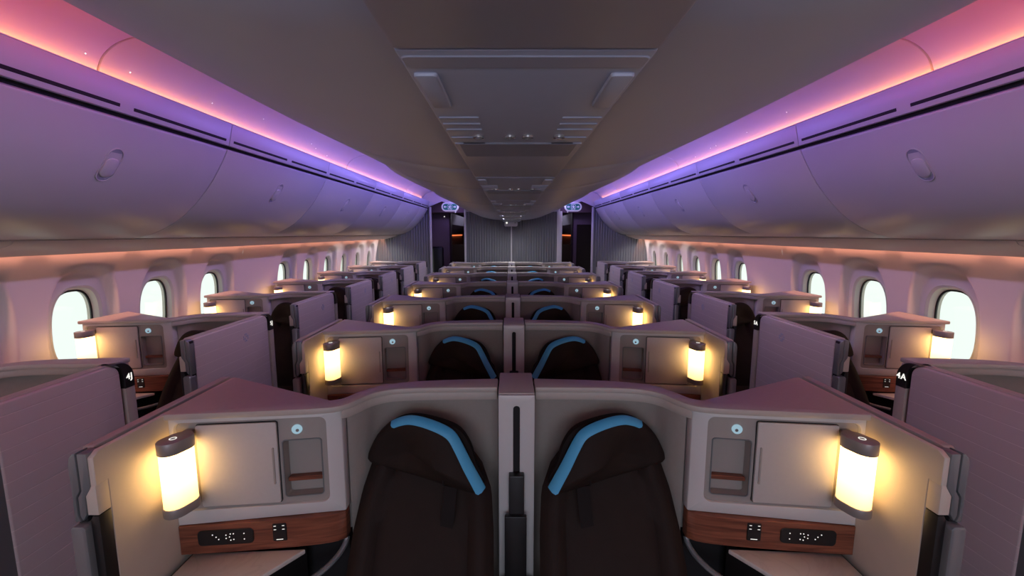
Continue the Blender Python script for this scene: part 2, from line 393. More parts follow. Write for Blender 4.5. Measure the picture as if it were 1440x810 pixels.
# ------------------------------------------------------------------ seats
CUSH = [(-0.48, 1.381, 0.958), (-0.506, 1.386, 0.973), (-0.493, 1.384, 1.013), (-0.468, 1.379, 1.059), (-0.436, 1.372, 1.096), (-0.415, 1.368, 1.113), (-0.384, 1.362, 1.128), (-0.346, 1.354, 1.136), (-0.297, 1.344, 1.133), (-0.249, 1.335, 1.115), (-0.206, 1.326, 1.092), (-0.183, 1.322, 1.053), (-0.155, 1.316, 0.999), (-0.127, 1.31, 0.95), (-0.108, 1.306, 0.918), (-0.112, 1.307, 0.902), (-0.137, 1.312, 0.897), (-0.205, 1.326, 0.908), (-0.303, 1.346, 0.929), (-0.403, 1.366, 0.946)]
S_OUT = [(-0.415, 1.368, 1.115), (-0.384, 1.362, 1.13), (-0.346, 1.354, 1.14), (-0.297, 1.344, 1.136), (-0.237, 1.332, 1.119), (-0.199, 1.325, 1.096), (-0.173, 1.32, 1.054), (-0.146, 1.314, 1.0), (-0.12, 1.309, 0.953), (-0.101, 1.305, 0.919)]
S_IN = [(-0.407, 1.366, 1.106), (-0.379, 1.361, 1.116), (-0.342, 1.353, 1.122), (-0.293, 1.344, 1.116), (-0.249, 1.335, 1.101), (-0.223, 1.33, 1.081), (-0.2, 1.325, 1.041), (-0.174, 1.32, 0.99), (-0.151, 1.315, 0.945), (-0.128, 1.311, 0.9)]

def pillow(bm, outline, depths, cpt):
    """closed cushion: rings of the outline scaled about cpt and pushed along y"""
    prev = None; first = None
    for sc, dy in depths:
        cur = [bm.verts.new((cpt[0] + (p[0] - cpt[0]) * sc, p[1] + dy, cpt[1] + (p[2] - cpt[1]) * sc)) for p in outline]
        if prev:
            n = len(cur)
            for k in range(n): bm.faces.new((prev[k], prev[(k + 1) % n], cur[(k + 1) % n], cur[k]))
        else: first = cur
        prev = cur
    bm.faces.new(first); bm.faces.new(prev[::-1])
    return bm

def build_seat(side, kind):
    win = kind == 'window'
    cx = Ctx(side, (-0.3, 1.1, 0) if not win else (-0.335 + WDX, 1.0 + WDY, 0), WDX - 0.035 if win else 0, WDY - 0.10 if win else 0)
    r = cx.root('airline_seat')
    # backrest: side bolsters around a quilted centre
    LV = [(0.40, -0.540, -0.075, 1.085), (0.52, -0.542, -0.074, 1.128), (0.668, -0.539, -0.073, 1.205), (0.768, -0.534, -0.075, 1.262), (0.877, -0.518, -0.084, 1.322), (0.956, -0.494, -0.118, 1.358), (1.03, -0.462, -0.185, 1.388), (1.08, -0.42, -0.16, 1.400)]
    bm = B(); rows = []
    zt = [(a[0], a[1]) for a in LV]; zr = [(a[0], a[2]) for a in LV]; zy = [(a[0], a[3]) for a in LV]
    NZ, NU = 26, 22
    for i in range(NZ + 1):
        z = 0.40 + 0.60 * i / NZ
        xl, xr, y = interp(zt, z), interp(zr, z), interp(zy, z)
        row = []
        for j in range(NU + 1):
            u = j / NU; d = min(u, 1 - u) * (xr - xl)
            bol = -0.020 * math.exp(-((d - 0.045) / 0.03) ** 2)
            seam = 0.016 * math.exp(-((d - 0.088) / 0.008) ** 2)
            edge = 0.022 * max(0, 1 - d / 0.03) ** 2
            q = 0.004 * math.exp(-(((z * 100) % 9 - 4.5) / 0.9) ** 2) if d > 0.095 and z < 0.93 else 0
            row.append(bm.verts.new((xl + (xr - xl) * u, y + bol + seam + edge + q, z)))
        back = [bm.verts.new((xr - 0.03, y + 0.06, z)), bm.verts.new((xl + 0.075, y + 0.05, z))]
        rows.append(row + back)
    n = len(rows[0])
    for a, b in zip(rows, rows[1:]):
        for k in range(n): bm.faces.new((a[k], a[(k + 1) % n], b[(k + 1) % n], b[k]))
    bm.faces.new(rows[0]); bm.faces.new(rows[-1][::-1])
    cx.put('backrest', bm, M['leather'], r, ang=50)
    cp = (-0.31, 1.02)
    rim = [(-0.46, 1.40, 0.98), (-0.46, 1.40, 1.03), (-0.44, 1.40, 1.08), (-0.41, 1.40, 1.108), (-0.364, 1.398, 1.124), (-0.306, 1.386, 1.126), (-0.231, 1.371, 1.112), (-0.182, 1.361, 1.090), (-0.149, 1.355, 1.042), (-0.130, 1.351, 0.98), (-0.100, 1.344, 0.920), (-0.14, 1.36, 0.90), (-0.30, 1.39, 0.93)]
    rm = cx.put('headrest_shell', pillow(B(), catmull(rim, 3, True), [(0.9, 0.0), (0.98, -0.005), (1.0, -0.02), (0.98, -0.034), (0.9, -0.04)], cp), M['rim'], r)
    hr = cx.put('headrest', pillow(B(), catmull(CUSH, 2, True), [(0.92, -0.006), (1.0, -0.012), (1.0, -0.018), (0.985, -0.026), (0.95, -0.034), (0.85, -0.040), (0.6, -0.044), (0.25, -0.045)], cp), M['leather'], r, ang=60)
    # blue edge stripe
    so = catmull(S_OUT, 4); si = []
    for k, p in enumerate(so):
        d = Vector(so[min(k + 1, len(so) - 1)]) - Vector(so[max(k - 1, 0)]); d = Vector((d.x, d.z)).normalized()
        wd_ = 0.019 + 0.012 * k / (len(so) - 1)
        if k == len(so) - 1: wd_ *= 0.8
        if k == 0: wd_ *= 0.7
        si.append((p[0] + d.y * wd_, p[1], p[2] - d.x * wd_))
    a = [(p[0], p[1] - 0.024, p[2]) for p in so]; b = [(p[0], p[1] - 0.044, p[2]) for p in si]
    bm = B()
    va = [bm.verts.new(p) for p in a]; vb = [bm.verts.new(p) for p in b]
    vc = [bm.verts.new((p[0] , p[1] + 0.006, p[2])) for p in a]; vd = [bm.verts.new((p[0], p[1] + 0.008, p[2])) for p in b]
    vm = [bm.verts.new(((p[0] + q[0]) / 2, (p[1] + q[1]) / 2 - 0.008, (p[2] + q[2]) / 2)) for p, q in zip(a, b)]
    for k in range(len(a) - 1):
        for P, Q in ((va, vm), (vm, vb), (vb, vd), (vd, vc), (vc, va)): bm.faces.new((P[k], P[k + 1], Q[k + 1], Q[k]))
    bm.faces.new((va[0], vm[0], vb[0], vd[0], vc[0])); bm.faces.new((va[-1], vc[-1], vd[-1], vb[-1], vm[-1]))
    if win: bm.free()
    else: cx.put('blue_stripe', bm, M['blue'], hr, ang=70)
    sm = [(-0.232, 1.289, 1.085), (-0.234, 1.284, 1.04), (-0.237, 1.283, 0.99), (-0.239, 1.287, 0.94), (-0.240, 1.298, 0.915)]
    cx.put('headrest_seam', sweep(B(), catmull(sm, 3), 0.002, 5), M['gap'], hr)
    bm = B(); solid(bm, [(-0.236, 1.292, 0.920), (-0.194, 1.289, 0.912), (-0.198, 1.264, 0.852), (-0.203, 1.240, 0.806), (-0.243, 1.241, 0.815), (-0.238, 1.266, 0.860)],
                    [(-0.236, 1.302, 0.920), (-0.194, 1.299, 0.912), (-0.198, 1.272, 0.852), (-0.203, 1.246, 0.806), (-0.243, 1.247, 0.815), (-0.238, 1.274, 0.860)])
    cx.put('pull_tab', bm, M['rim'], r)
    bm = B(); box(bm, -0.535, -0.078, 0.55, 1.13, 0.33, 0.47); bevel(bm, 0.045, 4)
    cx.put('seat_cushion', bm, M['leather'], r)
    bm = B(); box(bm, -0.50, -0.11, 0.66, 1.20, 0.0, 0.345); bevel(bm, 0.01, 2)
    cx.put('seat_base', bm, M['black'], r)
    return r

# ------------------------------------------------------------------ lamps
def build_lamp(side, kind):
    win = kind == 'window'
    cx = Ctx(side, (-0.98, 1.165, 0.922) if not win else (-0.98 + WDX, 1.165 + WDY, 0.922), WDX if win else 0, WDY if win else 0)
    r = cx.root('console_lamp')
    P, Q = (-0.982, 1.178), (-0.991, 1.150)
    cx.put('lamp_shade', prism(B(), capsule(P, Q, 0.0300, 8), 0.949, 1.112), M['shade'], r)
    bm = B(); prism(bm, capsule(P, Q, 0.0325, 10), 1.111, 1.148); bevel(bm, 0.003, 2)
    cap = cx.put('top_cap', bm, M['lampm'], r)
    bm = B(); box(bm, -1.004, -0.9765, 1.185, 1.226, 1.115, 1.145)
    cx.put('mounting_arm', bevel(bm, 0.004, 2), M['lampm'], r)
    bm = B(); up = lambda x, z, n: (x, z, 1.148 + n)
    ring(bm, circ(-0.988, 1.158, 0.0095), circ(-0.988, 1.158, 0.0070), 0.0, 0.0008, up)
    cx.put('power_symbol', bm, M['icon'], cap)
    bm = B(); prism(bm, capsule(P, Q, 0.0325, 10), 0.922, 0.950); bevel(bm, 0.003, 2)
    cx.put('base_cap', bm, M['lampm'], r)
    return r

# ------------------------------------------------------------------ centre divider
def build_divider():
    cx = Ctx(1, (0, 1.47, 0))
    r = cx.root('centre_divider')
    bm = B(); fm = lambda x, z, n: (x, 1.372 - n, z)
    body = bevel(box(B(), -0.061, 0.061, 1.376, 1.588, 0.0, 1.2), 0.004, 2)
    bd = cx.put('body', body, M['cream'], r)
    ring(bm, rrect(-0.061, 0.061, 0.20, 1.196, 0.003), rrect(-0.011, 0.011, 0.80, 1.158, 0.010), -0.006, 0.008, fm)
    cx.put('front_cover', bevel(bm, 0.003, 2, 60), M['fascia'], r)
    cx.put('screen_slot', box(B(), -0.0109, 0.0109, 1.371, 1.3755, 0.9, 1.158), M['gap'], r)
    sc = cx.put('sliding_screen', bevel(box(B(), -0.026, 0.026, 1.335, 1.366, 0.30, 0.925), 0.004, 2), M['black'], r)
    cx.put('screen_latch', bevel(box(B(), -0.040, 0.034, 1.318, 1.336, 0.30, 0.79), 0.004, 2), M['black'], sc)
    cx.put('low_console', bevel(box(B(), -0.055, 0.055, 0.75, 1.318, 0.0, 0.56), 0.01, 2), M['greyb'], r)
    return r

# ------------------------------------------------------------------ build and repeat the suites
sides = {1: '4J', -1: '4A'}
protos = []
for s in (1, -1):
    L = 'J' if s > 0 else 'A'
    protos.append((s, 'csuite', build_suite(s, 'centre')))
    protos.append((s, 'wsuite1', build_suite(s, 'window', False, '4' + L)))
    protos.append((s, 'wsuite', build_suite(s, 'window', True, None)))
    protos.append((s, 'cseat', build_seat(s, 'centre'))); protos.append((s, 'wseat', build_seat(s, 'window')))
    protos.append((s, 'clamp', build_lamp(s, 'centre'))); protos.append((s, 'wlamp', build_lamp(s, 'window')))
dv = build_divider()
bpy.context.view_layer.update()
index_children()
def relabel(o, label, cat, group): tag(o, label, cat, group)
for s, k, o in protos:
    nm = sides[s]
    if k == 'wsuite1':
        tag(o, f'window suite shell whose mauve aisle panel is marked {nm}', 'suite', 'window suites'); continue
    firstrow = 1 if k in ('wsuite', 'wseat', 'wlamp') else 0
    for i in range(firstrow, ROWS):
        if i == firstrow:
            c = o; c.location.y += PITCH * i
        else:
            c = copy_tree(o, PITCH * (i - firstrow))
        rw = ORD[i] + ' row'
        if i == ROWS - 1: rw = 'last row by the bulkhead'
        if k == 'csuite': tag(c, f'cream centre suite shell with lamp console, {rw}, on the {nm} side', 'suite', 'centre suites')
        elif k == 'wsuite': tag(c, f'window suite shell with mauve aisle panel, {rw}, on the {nm} side', 'suite', 'window suites')
        elif k == 'cseat': tag(c, f'dark brown centre seat with blue headrest stripe, {rw}, {nm} side', 'seat', 'centre seats')
        elif k == 'wseat': tag(c, f'dark brown window seat beside mauve panel, {rw}, on the {nm} side', 'seat', 'window seats')
        elif k == 'clamp': tag(c, f'glowing lantern lamp on centre console, {rw}, on the {nm} side', 'lamp', 'centre console lamps')
        else: tag(c, f'glowing lantern lamp on window console, {rw}, on the {nm} side', 'lamp', 'window console lamps')
        if k == 'wsuite' and i == 1:
            pan = [x for x in COL.objects if x.parent == c and x.name.startswith('aisle_panel')][0]
            L = 'J' if s > 0 else 'A'
            loc = Vector((-1.6318 * s, 1.742, 1.132)) - Vector(((-0.9 + WDX) * s, 1.30 + WDY, 0))
            num5 = (pan, loc, s, L)
            text('seat_number', '5' + L, 0.036, M['icon'], pan, loc, (PI / 2, 0, PI / 2 * s))
for i in range(ROWS):
    c = dv if i == 0 else copy_tree(dv, PITCH * i)
    tag(c, f'grey-cream divider post between the two centre seats, {ORD[i] + " row" if i < ROWS - 1 else "last row before the ribbed bulkhead"}', 'divider', 'centre dividers')

# ------------------------------------------------------------------ cabin shell
Y0, Y1 = -2.6, 8.8
def both(f):
    for s in (1, -1): f(s)
def struct(cx, name, bm, m, **k):
    return cx.put(name, bm, m, kind='structure', **k)
W = Ctx(1)
struct(W, 'floor', box(B(), -3.0, 3.0, Y0 - 0.1, 24.0, -0.06, 0.0), M['carpet'])

# side walls with sculpted window bays
XW = [(0.0, 2.66), (0.4, 2.72), (0.8, 2.745), (1.1, 2.735), (1.3, 2.715), (1.45, 2.69), (1.55, 2.665), (1.62, 2.65), (1.72, 2.62)]
XWs = [(p[0], p[1]) for p in catmull([(a, b, 0) for a, b in XW], 6)]
def xw(z): return interp(XWs, z)
WP = 0.62
WY = [2.68 + WP * i for i in range(-8, 10)]
MISS = 3
ZC, HW, HH = 1.135, 0.135, 0.235
def recess(dy, z):
    zz = (z - 1.13) / (0.41 if z > 1.13 else 0.44)
    q = (abs(dy / 0.235) ** 2.6 + abs(zz) ** 2.6) ** (1 / 2.6)
    t = min(max((1.0 - q) / 0.13, 0), 1)
    return 0.06 * t * t * (3 - 2 * t)
def sup(a, hw, hh, n=2.7):
    c, s_ = math.cos(a), math.sin(a)
    return (hw * math.copysign(abs(c) ** (2 / n), c), hh * math.copysign(abs(s_) ** (2 / n), s_))
def side_wall(side):
    cx = Ctx(side); bm = B()
    NA, NR = 64, 26
    for i, yc in enumerate(WY):
        miss = (i - 8) == MISS
        y0, y1, z0, z1 = yc - WP / 2, yc + WP / 2, 0.0, 1.72
        if yc < -2.7 or yc > 9.4: continue
        if miss:
            n = 10
            for a in range(n):
                for b in range(30):
                    q = []
                    for da, db in ((0, 0), (1, 0), (1, 1), (0, 1)):
                        z = z0 + (z1 - z0) * (b + db) / 30; q.append(bm.verts.new((-xw(z), y0 + WP * (a + da) / n, z)))
                    bm.faces.new(q)
            continue
        rings = []
        # outer rectangle points, by angle, corners included
        angs = [2 * PI * k / NA for k in range(NA)]
        for cy, cz in ((y1 - yc, z1 - ZC), (y0 - yc, z1 - ZC), (y0 - yc, z0 - ZC), (y1 - yc, z0 - ZC)):
            angs.append(math.atan2(cz, cy) % (2 * PI))
        angs = sorted(set(round(a, 6) for a in angs))
        for k in range(NR + 1):
            t = (k / NR) ** 1.25; rg = []
            for a in angs:
                e = sup(a, HW + 0.032, HH + 0.035)
                c, s_ = math.cos(a), math.sin(a)
                ts = []
                if c > 1e-9: ts.append((y1 - yc) / c)
                if c < -1e-9: ts.append((y0 - yc) / c)
                if s_ > 1e-9: ts.append((z1 - ZC) / s_)
                if s_ < -1e-9: ts.append((z0 - ZC) / s_)
                tt = min(ts); ry, rz = c * tt, s_ * tt
                dy = e[0] + (ry - e[0]) * t; z = ZC + e[1] + (rz - e[1]) * t
                rg.append(bm.verts.new((-(xw(z) + recess(dy, z)), yc + dy, z)))
            rings.append(rg)
        for A, Bq in zip(rings, rings[1:]):
            n = len(A)
            for k in range(n): bm.faces.new((A[k], A[(k + 1) % n], Bq[(k + 1) % n], Bq[k]))
    struct(cx, 'wall_left' if side > 0 else 'wall_right', bm, M['wall'], ang=60)
both(side_wall)
wn = 0
def windows(side):
    global wn
    for i, yc in enumerate(WY):
        if (i - 8) == MISS or yc < 1.2 or yc > 9.0: continue
        wn += 1
        cx = Ctx(side, (-2.9, yc, ZC)); bm = B()
        N = 48; rings = []
        for hw, hh, dx in ((HW + 0.035, HH + 0.038, 0.0565), (HW + 0.030, HH + 0.033, 0.055), (HW + 0.016, HH + 0.018, 0.064), (HW + 0.006, HH + 0.007, 0.098), (HW, HH, 0.100), (HW, HH, 0.130)):
            rg = []
            for k in range(N):
                e = sup(2 * PI * k / N, hw, hh); z = ZC + e[1]
                rg.append(bm.verts.new((-(xw(z) + dx), yc + e[0], z)))
            rings.append(rg)
        for A, Bq in zip(rings, rings[1:]):
            for k in range(N): bm.faces.new((A[k], A[(k + 1) % N], Bq[(k + 1) % N], Bq[k]))
        w = struct(cx, f'window_{wn}', bm, M['frame'])
        bm = B()
        pts = []
        for k in range(N):
            e = sup(2 * PI * k / N, HW + 0.001, HH + 0.001); z = ZC + e[1]; pts.append((xw(z), yc + e[0], z))
        solid(bm, [(-(x + 0.106), y, z) for x, y, z in pts], [(-(x + 0.109), y, z) for x, y, z in pts])
        cx.put('pane', bm, M['glass'], w, ang=80)
        bm = B(); rg = []
        for hw, hh, dx in ((HW + 0.004, HH + 0.004, 0.096), (HW - 0.006, HH - 0.006, 0.097), (HW - 0.006, HH - 0.006, 0.105)):
            rr = []
            for k in range(N):
                e = sup(2 * PI * k / N, hw, hh); z = ZC + e[1]; rr.append(bm.verts.new((-(xw(z) + dx), yc + e[0], z)))
            rg.append(rr)
        for A, Bq in zip(rg, rg[1:]):
            for k in range(N): bm.faces.new((A[k], A[(k + 1) % N], Bq[(k + 1) % N], Bq[k]))
        cx.put('seal', bm, M['black'], w)
both(windows)

# overhead bins
BINP = [(q[0], q[1]) for q in catmull([(-2.335, 1.700, 0), (-2.20, 1.728, 0), (-2.04, 1.805, 0), (-1.915, 1.912, 0), (-1.815, 2.03, 0), (-1.745, 2.14, 0), (-1.702, 2.222, 0)], 5)]
def binmap_factory():
    acc = [0.0]
    for a, b in zip(BINP, BINP[1:]): acc.append(acc[-1] + math.dist(a, b))
    tx = [(acc[i], BINP[i][0]) for i in range(len(acc))]; tz = [(acc[i], BINP[i][1]) for i in range(len(acc))]
    def f(y, s_, n):
        x, z = interp(tx, s_), interp(tz, s_); x2, z2 = interp(tx, s_ + 0.01), interp(tz, s_ + 0.01)
        if s_ + 0.01 > acc[-1]: x2, z2 = x, z; x, z = interp(tx, s_ - 0.01), interp(tz, s_ - 0.01)
        t = Vector((x2 - x, z2 - z)).normalized()
        return (interp(tx, s_) + t.y * n, y, interp(tz, s_) - t.x * n)
    return f, acc[-1]
bmap, BL = binmap_factory()
def vmap(y, s_, n):          # the upright vent panel above the doors
    a, b = Vector((-1.690, 2.246)), Vector((-1.660, 2.372)); p = a + (b - a) * s_
    return (p.x + n, y, p.y)
BY = [-0.12 + 1.37 * k for k in range(1, 7)] + [8.10, 8.785]
BY = [1.25, 2.62, 3.99, 5.36, 6.73, 8.10, 8.785]
BORD = ['first', 'second', 'third', 'fourth', 'fifth', 'short last']
def bins(side):
    nm = sides[side]
    for k, (ya, yb) in enumerate(zip(BY, BY[1:])):
        cx = Ctx(side, (-2.0, (ya + yb) / 2, 1.70))
        r = cx.root('overhead_bin')
        bm = B(); profile_sheet(bm, BINP, ya + 0.003, yb - 0.003, -0.03); bevel(bm, 0.006, 2, 50)
        d = cx.put('door', bm, M['bin'], r)
        ym = (ya + yb) / 2
        if k < 5:
            lm = lambda x, z, n: bmap(x, z, n)
            ym += 0.03; c0, c1, rr = BL * 0.69, BL * 0.69 + 0.095, 0.040
            pill = lambda g: [(ym + (rr - g) * math.cos(t), c1 + (rr - g) * math.sin(t)) for t in [PI * i / 8 for i in range(9)]] + [(ym + (rr - g) * math.cos(t), c0 + (rr - g) * math.sin(t)) for t in [PI + PI * i / 8 for i in range(9)]]
            h = cx.put('latch', ring(B(), pill(0), pill(0.004), -0.004, 0.003, lm), M['bin'], d)
            cx.put('latch_cup', plate(B(), pill(0.004), -0.012, 0.0006, lm), M['psu_dark'], d)
            bm = B(); plate(bm, rrect(ym - 0.032, ym + 0.032, c0 - 0.012, c1 - 0.012, 0.026), -0.002, 0.006, lm)
            cx.put('latch_paddle', bevel(bm, 0.003, 2), M['bin'], d)
        # vent panel with air slots
        v = cx.put('vent_panel', bevel(plate(B(), [(ya + 0.002, 0), (yb - 0.002, 0), (yb - 0.002, 1), (ya + 0.002, 1)], -0.02, 0.0, vmap), 0.004, 2), M['bin'], r)
        nsl = 2 if k < 5 else 1
        for q in range(nsl):
            a = ya + (yb - ya) * q / nsl + 0.034; b = ya + (yb - ya) * (q + 1) / nsl - 0.034
            cx.put('air_slot', plate(B(), rrect(a, b, 0.16, 0.27, 0.006, 3), -0.012, 0.0015, vmap), M['gap'], v)
        tag(r, f'white curved overhead bin, {BORD[k]} one along the {nm} side from here', 'overhead bin', 'overhead bins')
        if k == 5: tag(r, f'short white overhead bin against the ribbed bulkhead on the {nm} side', 'overhead bin', 'overhead bins')
both(bins)

def shell_side(side):
    cx = Ctx(side)
    sfx = 'left' if side > 0 else 'right'
    nn = 1 if side > 0 else 2
    # continuation of the bins towards the galley the picture is taken from
    bm = B(); profile_sheet(bm, BINP + [(-1.69, 2.25), (-1.66, 2.372)], Y0, 1.245, -0.03)
    struct(cx, f'trim_{nn}', bm, M['bin'])
    # dark backing seen through the gaps
    bm = B(); profile_sheet(bm, [(-2.42, 1.712), (-2.345, 1.712), (-2.25, 1.80), (-1.96, 2.0), (-1.735, 2.225), (-1.70, 2.30)], Y0, Y1, -0.01)
    struct(cx, f'trim_{nn + 2}', bm, M['gap'])
    # underside panel between the bins and the wall
    pu = [(-2.612, 1.622), (-2.55, 1.630), (-2.45, 1.658), (-2.355, 1.690), (-2.346, 1.702)]
    bm = B(); ys = [Y0] + [0.76 + 1.24 * k for k in range(7)] + [Y1 - 0.005]
    for a, b in zip(ys, ys[1:]):
        b2 = B(); profile_sheet(b2, pu, a + 0.002, b - 0.002, 0.012)
        me = bpy.data.meshes.new('t'); b2.to_mesh(me); b2.free(); bm.from_mesh(me); bpy.data.meshes.remove(me)
    bmesh.ops.recalc_face_normals(bm, faces=bm.faces)
    struct(cx, f'trim_{nn + 4}', bm, M['wall'])
    # light ledge and the cove above it
    bm = prism_y(B(), [(-1.80, 2.345), (-1.675, 2.358), (-1.6585, 2.3695), (-1.6580, 2.3725), (-1.668, 2.3735), (-1.80, 2.362)], Y0, Y1 - 0.01)
    struct(cx, f'trim_{nn + 6}', bm, M['cove'])
    cv = catmull([(-1.80, 2.366, 0), (-1.80, 2.42, 0), (-1.765, 2.49, 0), (-1.68, 2.545, 0), (-1.52, 2.58, 0), (-1.33, 2.58, 0), (-1.15, 2.54, 0), (-1.0, 2.46, 0), (-0.9, 2.40, 0)], 4)
    bm = B(); ys = [Y0, 1.945, 4.75, 7.4, Y1]
    for a, b in zip(ys, ys[1:]):
        b2 = B(); prism_y(b2, [(p[0], p[1]) for p in cv] + [(-0.9, 2.42), (-1.15, 2.56), (-1.33, 2.60), (-1.52, 2.60), (-1.70, 2.56), (-1.80, 2.50), (-1.83, 2.36)], a + 0.003, b - 0.003); bevel(b2, 0.012, 2, 60)
        me = bpy.data.meshes.new('t'); b2.to_mesh(me); b2.free(); bm.from_mesh(me); bpy.data.meshes.remove(me)
    struct(cx, f'ceiling_cove_{sfx}', bm, M['cove'], ang=30)
    # tiny star lights in the cove
    bm = B()
    rs = random.Random(3 + nn)
    for q in range(14):
        y = rs.uniform(1.3, 4.6); t = rs.uniform(0.2, 0.62); i = int(t * (len(cv) - 1)); p = cv[i]
        c = Vector((p[0] + 0.004, y, p[1] - 0.006)); rr = 0.0026
        vs = [bm.verts.new(c + Vector(d) * rr) for d in ((1, 0, 0), (-1, 0, 0), (0, 1, 0), (0, -1, 0), (0, 0, 1), (0, 0, -1))]
        for f in ((0, 2, 4), (2, 1, 4), (1, 3, 4), (3, 0, 4), (2, 0, 5), (1, 2, 5), (3, 1, 5), (0, 3, 5)): bm.faces.new([vs[j] for j in f])
    tag(cx.put('star_lights', bm, M['star'], kind='stuff'), 'tiny white star lights in the red cove ceiling on the ' + sides[side] + ' side', 'light')
    # wall wash light strip under the bins
both(shell_side)

# hanging centre ceiling
BELLY = [(q[0], q[1]) for q in catmull([(-0.176, 1.996, 0), (-0.30, 2.002, 0), (-0.48, 2.030, 0), (-0.66, 2.083, 0), (-0.82, 2.150, 0), (-0.95, 2.212, 0), (-1.01, 2.248, 0), (-1.030, 2.282, 0), (-1.0, 2.315, 0)], 4)]
def belly(side):
    cx = Ctx(side); bm = B()
    ys = [Y0, 0.46, 1.83, 2.66, 4.0, 5.4, 6.8, Y1]
    def pt(x, y, z):
        if y > 1.75:
            wgt = min(max((-x - 0.55) / 0.42, 0), 1); wgt = wgt * wgt
            x += 0.095 * wgt * math.sin(PI * (y - 1.75) / 2.05) ** 2
        return (x, y, z)
    for a, b in zip(ys, ys[1:]):
        n = max(1, int((b - a) / 0.14)); prev = None
        prof = lambda y, inset: [pt(x, y, z + inset) for x, z in BELLY]
        cols = [(a + 0.0012, 0.012), (a + 0.0015, 0.003), (a + 0.006, 0.0)] + [(a + (b - a) * k / n, 0.0) for k in range(1, n)] + [(b - 0.006, 0.0), (b - 0.0015, 0.003), (b - 0.0012, 0.012)]
        for y, ins in cols:
            cur = [bm.verts.new(p) for p in prof(y, ins)]
            if prev:
                for k in range(len(cur) - 1): bm.faces.new((prev[k], prev[k + 1], cur[k + 1], cur[k]))
            prev = cur
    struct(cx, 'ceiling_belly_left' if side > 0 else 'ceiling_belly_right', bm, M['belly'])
both(belly)
bm = B(); profile_sheet(bm, [(-0.89, 2.318), (-0.86, 2.40), (0.86, 2.40), (0.89, 2.318)], Y0, Y1, 0.01)
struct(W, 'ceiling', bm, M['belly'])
bm = B(); profile_sheet(bm, [(-0.88, 2.315), (-0.80, 2.20), (-0.62, 2.115), (-0.3, 2.04), (-0.15, 2.03), (0.15, 2.03), (0.3, 2.04), (0.62, 2.115), (0.80, 2.20), (0.88, 2.315)], Y0, Y1, 0.005)
struct(W, 'ceiling_backing', bm, M['gap'])

# service panels along the centre line
pys = [Y0, 0.585, 1.83, 3.08, 4.33, 5.58, 6.83, 8.08, Y1 - 0.02]
PORD = ['', 'first', 'second', 'third', 'fourth', 'fifth', 'sixth', 'last']
for k, (a, b) in enumerate(zip(pys, pys[1:])):
    cx = Ctx(1, (0, (a + b) / 2, 1.98)); r = cx.root('service_panel')
    bm = B(); box(bm, -0.172, 0.172, a + 0.002, b - 0.002, 1.966, 1.99); bevel(bm, 0.005, 2)
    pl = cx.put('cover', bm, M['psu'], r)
    if k > 0 and b - a > 0.7:
        o = a - 0.585
        fm = lambda x, y, n: (x, y, 1.966 - n)
        cx.put('cover_band', bevel(plate(B(), rrect(-0.168, 0.168, 0.60 + o, 0.64 + o, 0.01), -0.004, 0.0018, fm), 0.002, 1), M['psu'], pl)
        for sx in (-1, 1):
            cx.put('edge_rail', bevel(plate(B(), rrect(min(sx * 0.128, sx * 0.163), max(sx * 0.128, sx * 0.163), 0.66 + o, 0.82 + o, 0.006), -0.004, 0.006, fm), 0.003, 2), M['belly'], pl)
            for yy in (0.90, 0.95, 1.0, 1.08, 1.15):
                cx.put('cross_ridge', bevel(plate(B(), [(sx * 0.085, yy + o), (sx * 0.165, yy + o), (sx * 0.165, yy + 0.008 + o), (sx * 0.085, yy + 0.008 + o)], -0.003, 0.003, fm), 0.001, 1), M['psu'], pl)
        for xx in (-0.098, -0.022, 0.022, 0.098):
            h = cx.put('reading_light', ring(B(), circ(xx, 1.075 + o, 0.014, 16), circ(xx, 1.075 + o, 0.009, 16), -0.003, 0.005, fm), M['chrome'], r)
            cx.put('lens', plate(B(), circ(xx, 1.075 + o, 0.009, 16), -0.003, 0.001, fm), M['post'], h)
        cx.put('sign_window', bevel(plate(B(), rrect(-0.155, 0.155, 1.15 + o, 1.33 + o, 0.012), -0.004, 0.004, fm), 0.002, 1), M['psu_dark'], r)
    if k == 0: tag(r, 'plain grey service panel overhead at the front edge of the ceiling', 'service panel', 'service panels')
    else: tag(r, f'grey service panel with four reading lights, {PORD[k]} along the ceiling spine', 'service panel', 'service panels')

# roof keeps the sky out above the lining
bm = B(); profile_sheet(bm, [(-2.72, 1.60), (-2.95, 1.75), (-2.6, 2.5), (-1.5, 2.75), (1.5, 2.75), (2.6, 2.5), (2.95, 1.75), (2.72, 1.60)], Y0 - 0.02, 24.0, -0.03)
struct(W, 'roof', bm, M['gap'])
struct(W, 'wall_front', box(B(), -3.0, 3.0, Y0 - 0.12, Y0 - 0.02, 0, 2.8), M['cove'])

# ------------------------------------------------------------------ rear bulkheads
def ribs(x0, x1, z0, z1, y):
    bm = B(); n = int((x1 - x0) / 0.0055); a = []; b = []
    for i in range(n + 1):
        x = x0 + (x1 - x0) * i / n; yy = y - 0.014 * abs(math.sin(PI * x / 0.052))
        a.append((x, yy, z0)); b.append((x, yy, z1))
    a += [(x1, y + 0.03, z0), (x0, y + 0.03, z0)]; b += [(x1, y + 0.03, z1), (x0, y + 0.03, z1)]
    return solid(bm, a, b)
struct(W, 'wall_back_centre', ribs(-0.925, -0.012, 0, 2.165, Y1), M['rib'], smooth=False)
struct(W, 'wall_back_centre_other', ribs(0.008, 0.925, 0, 2.165, Y1), M['rib'], smooth=False)
struct(W, 'trim_9', box(B(), -0.012, 0.008, Y1 - 0.015, Y1 + 0.02, 0, 2.165), M['post'])
struct(W, 'trim_10', bevel(box(B(), -0.965, -0.925, Y1 - 0.03, Y1 + 0.05, 0, 2.36), 0.006, 2), M['post'])
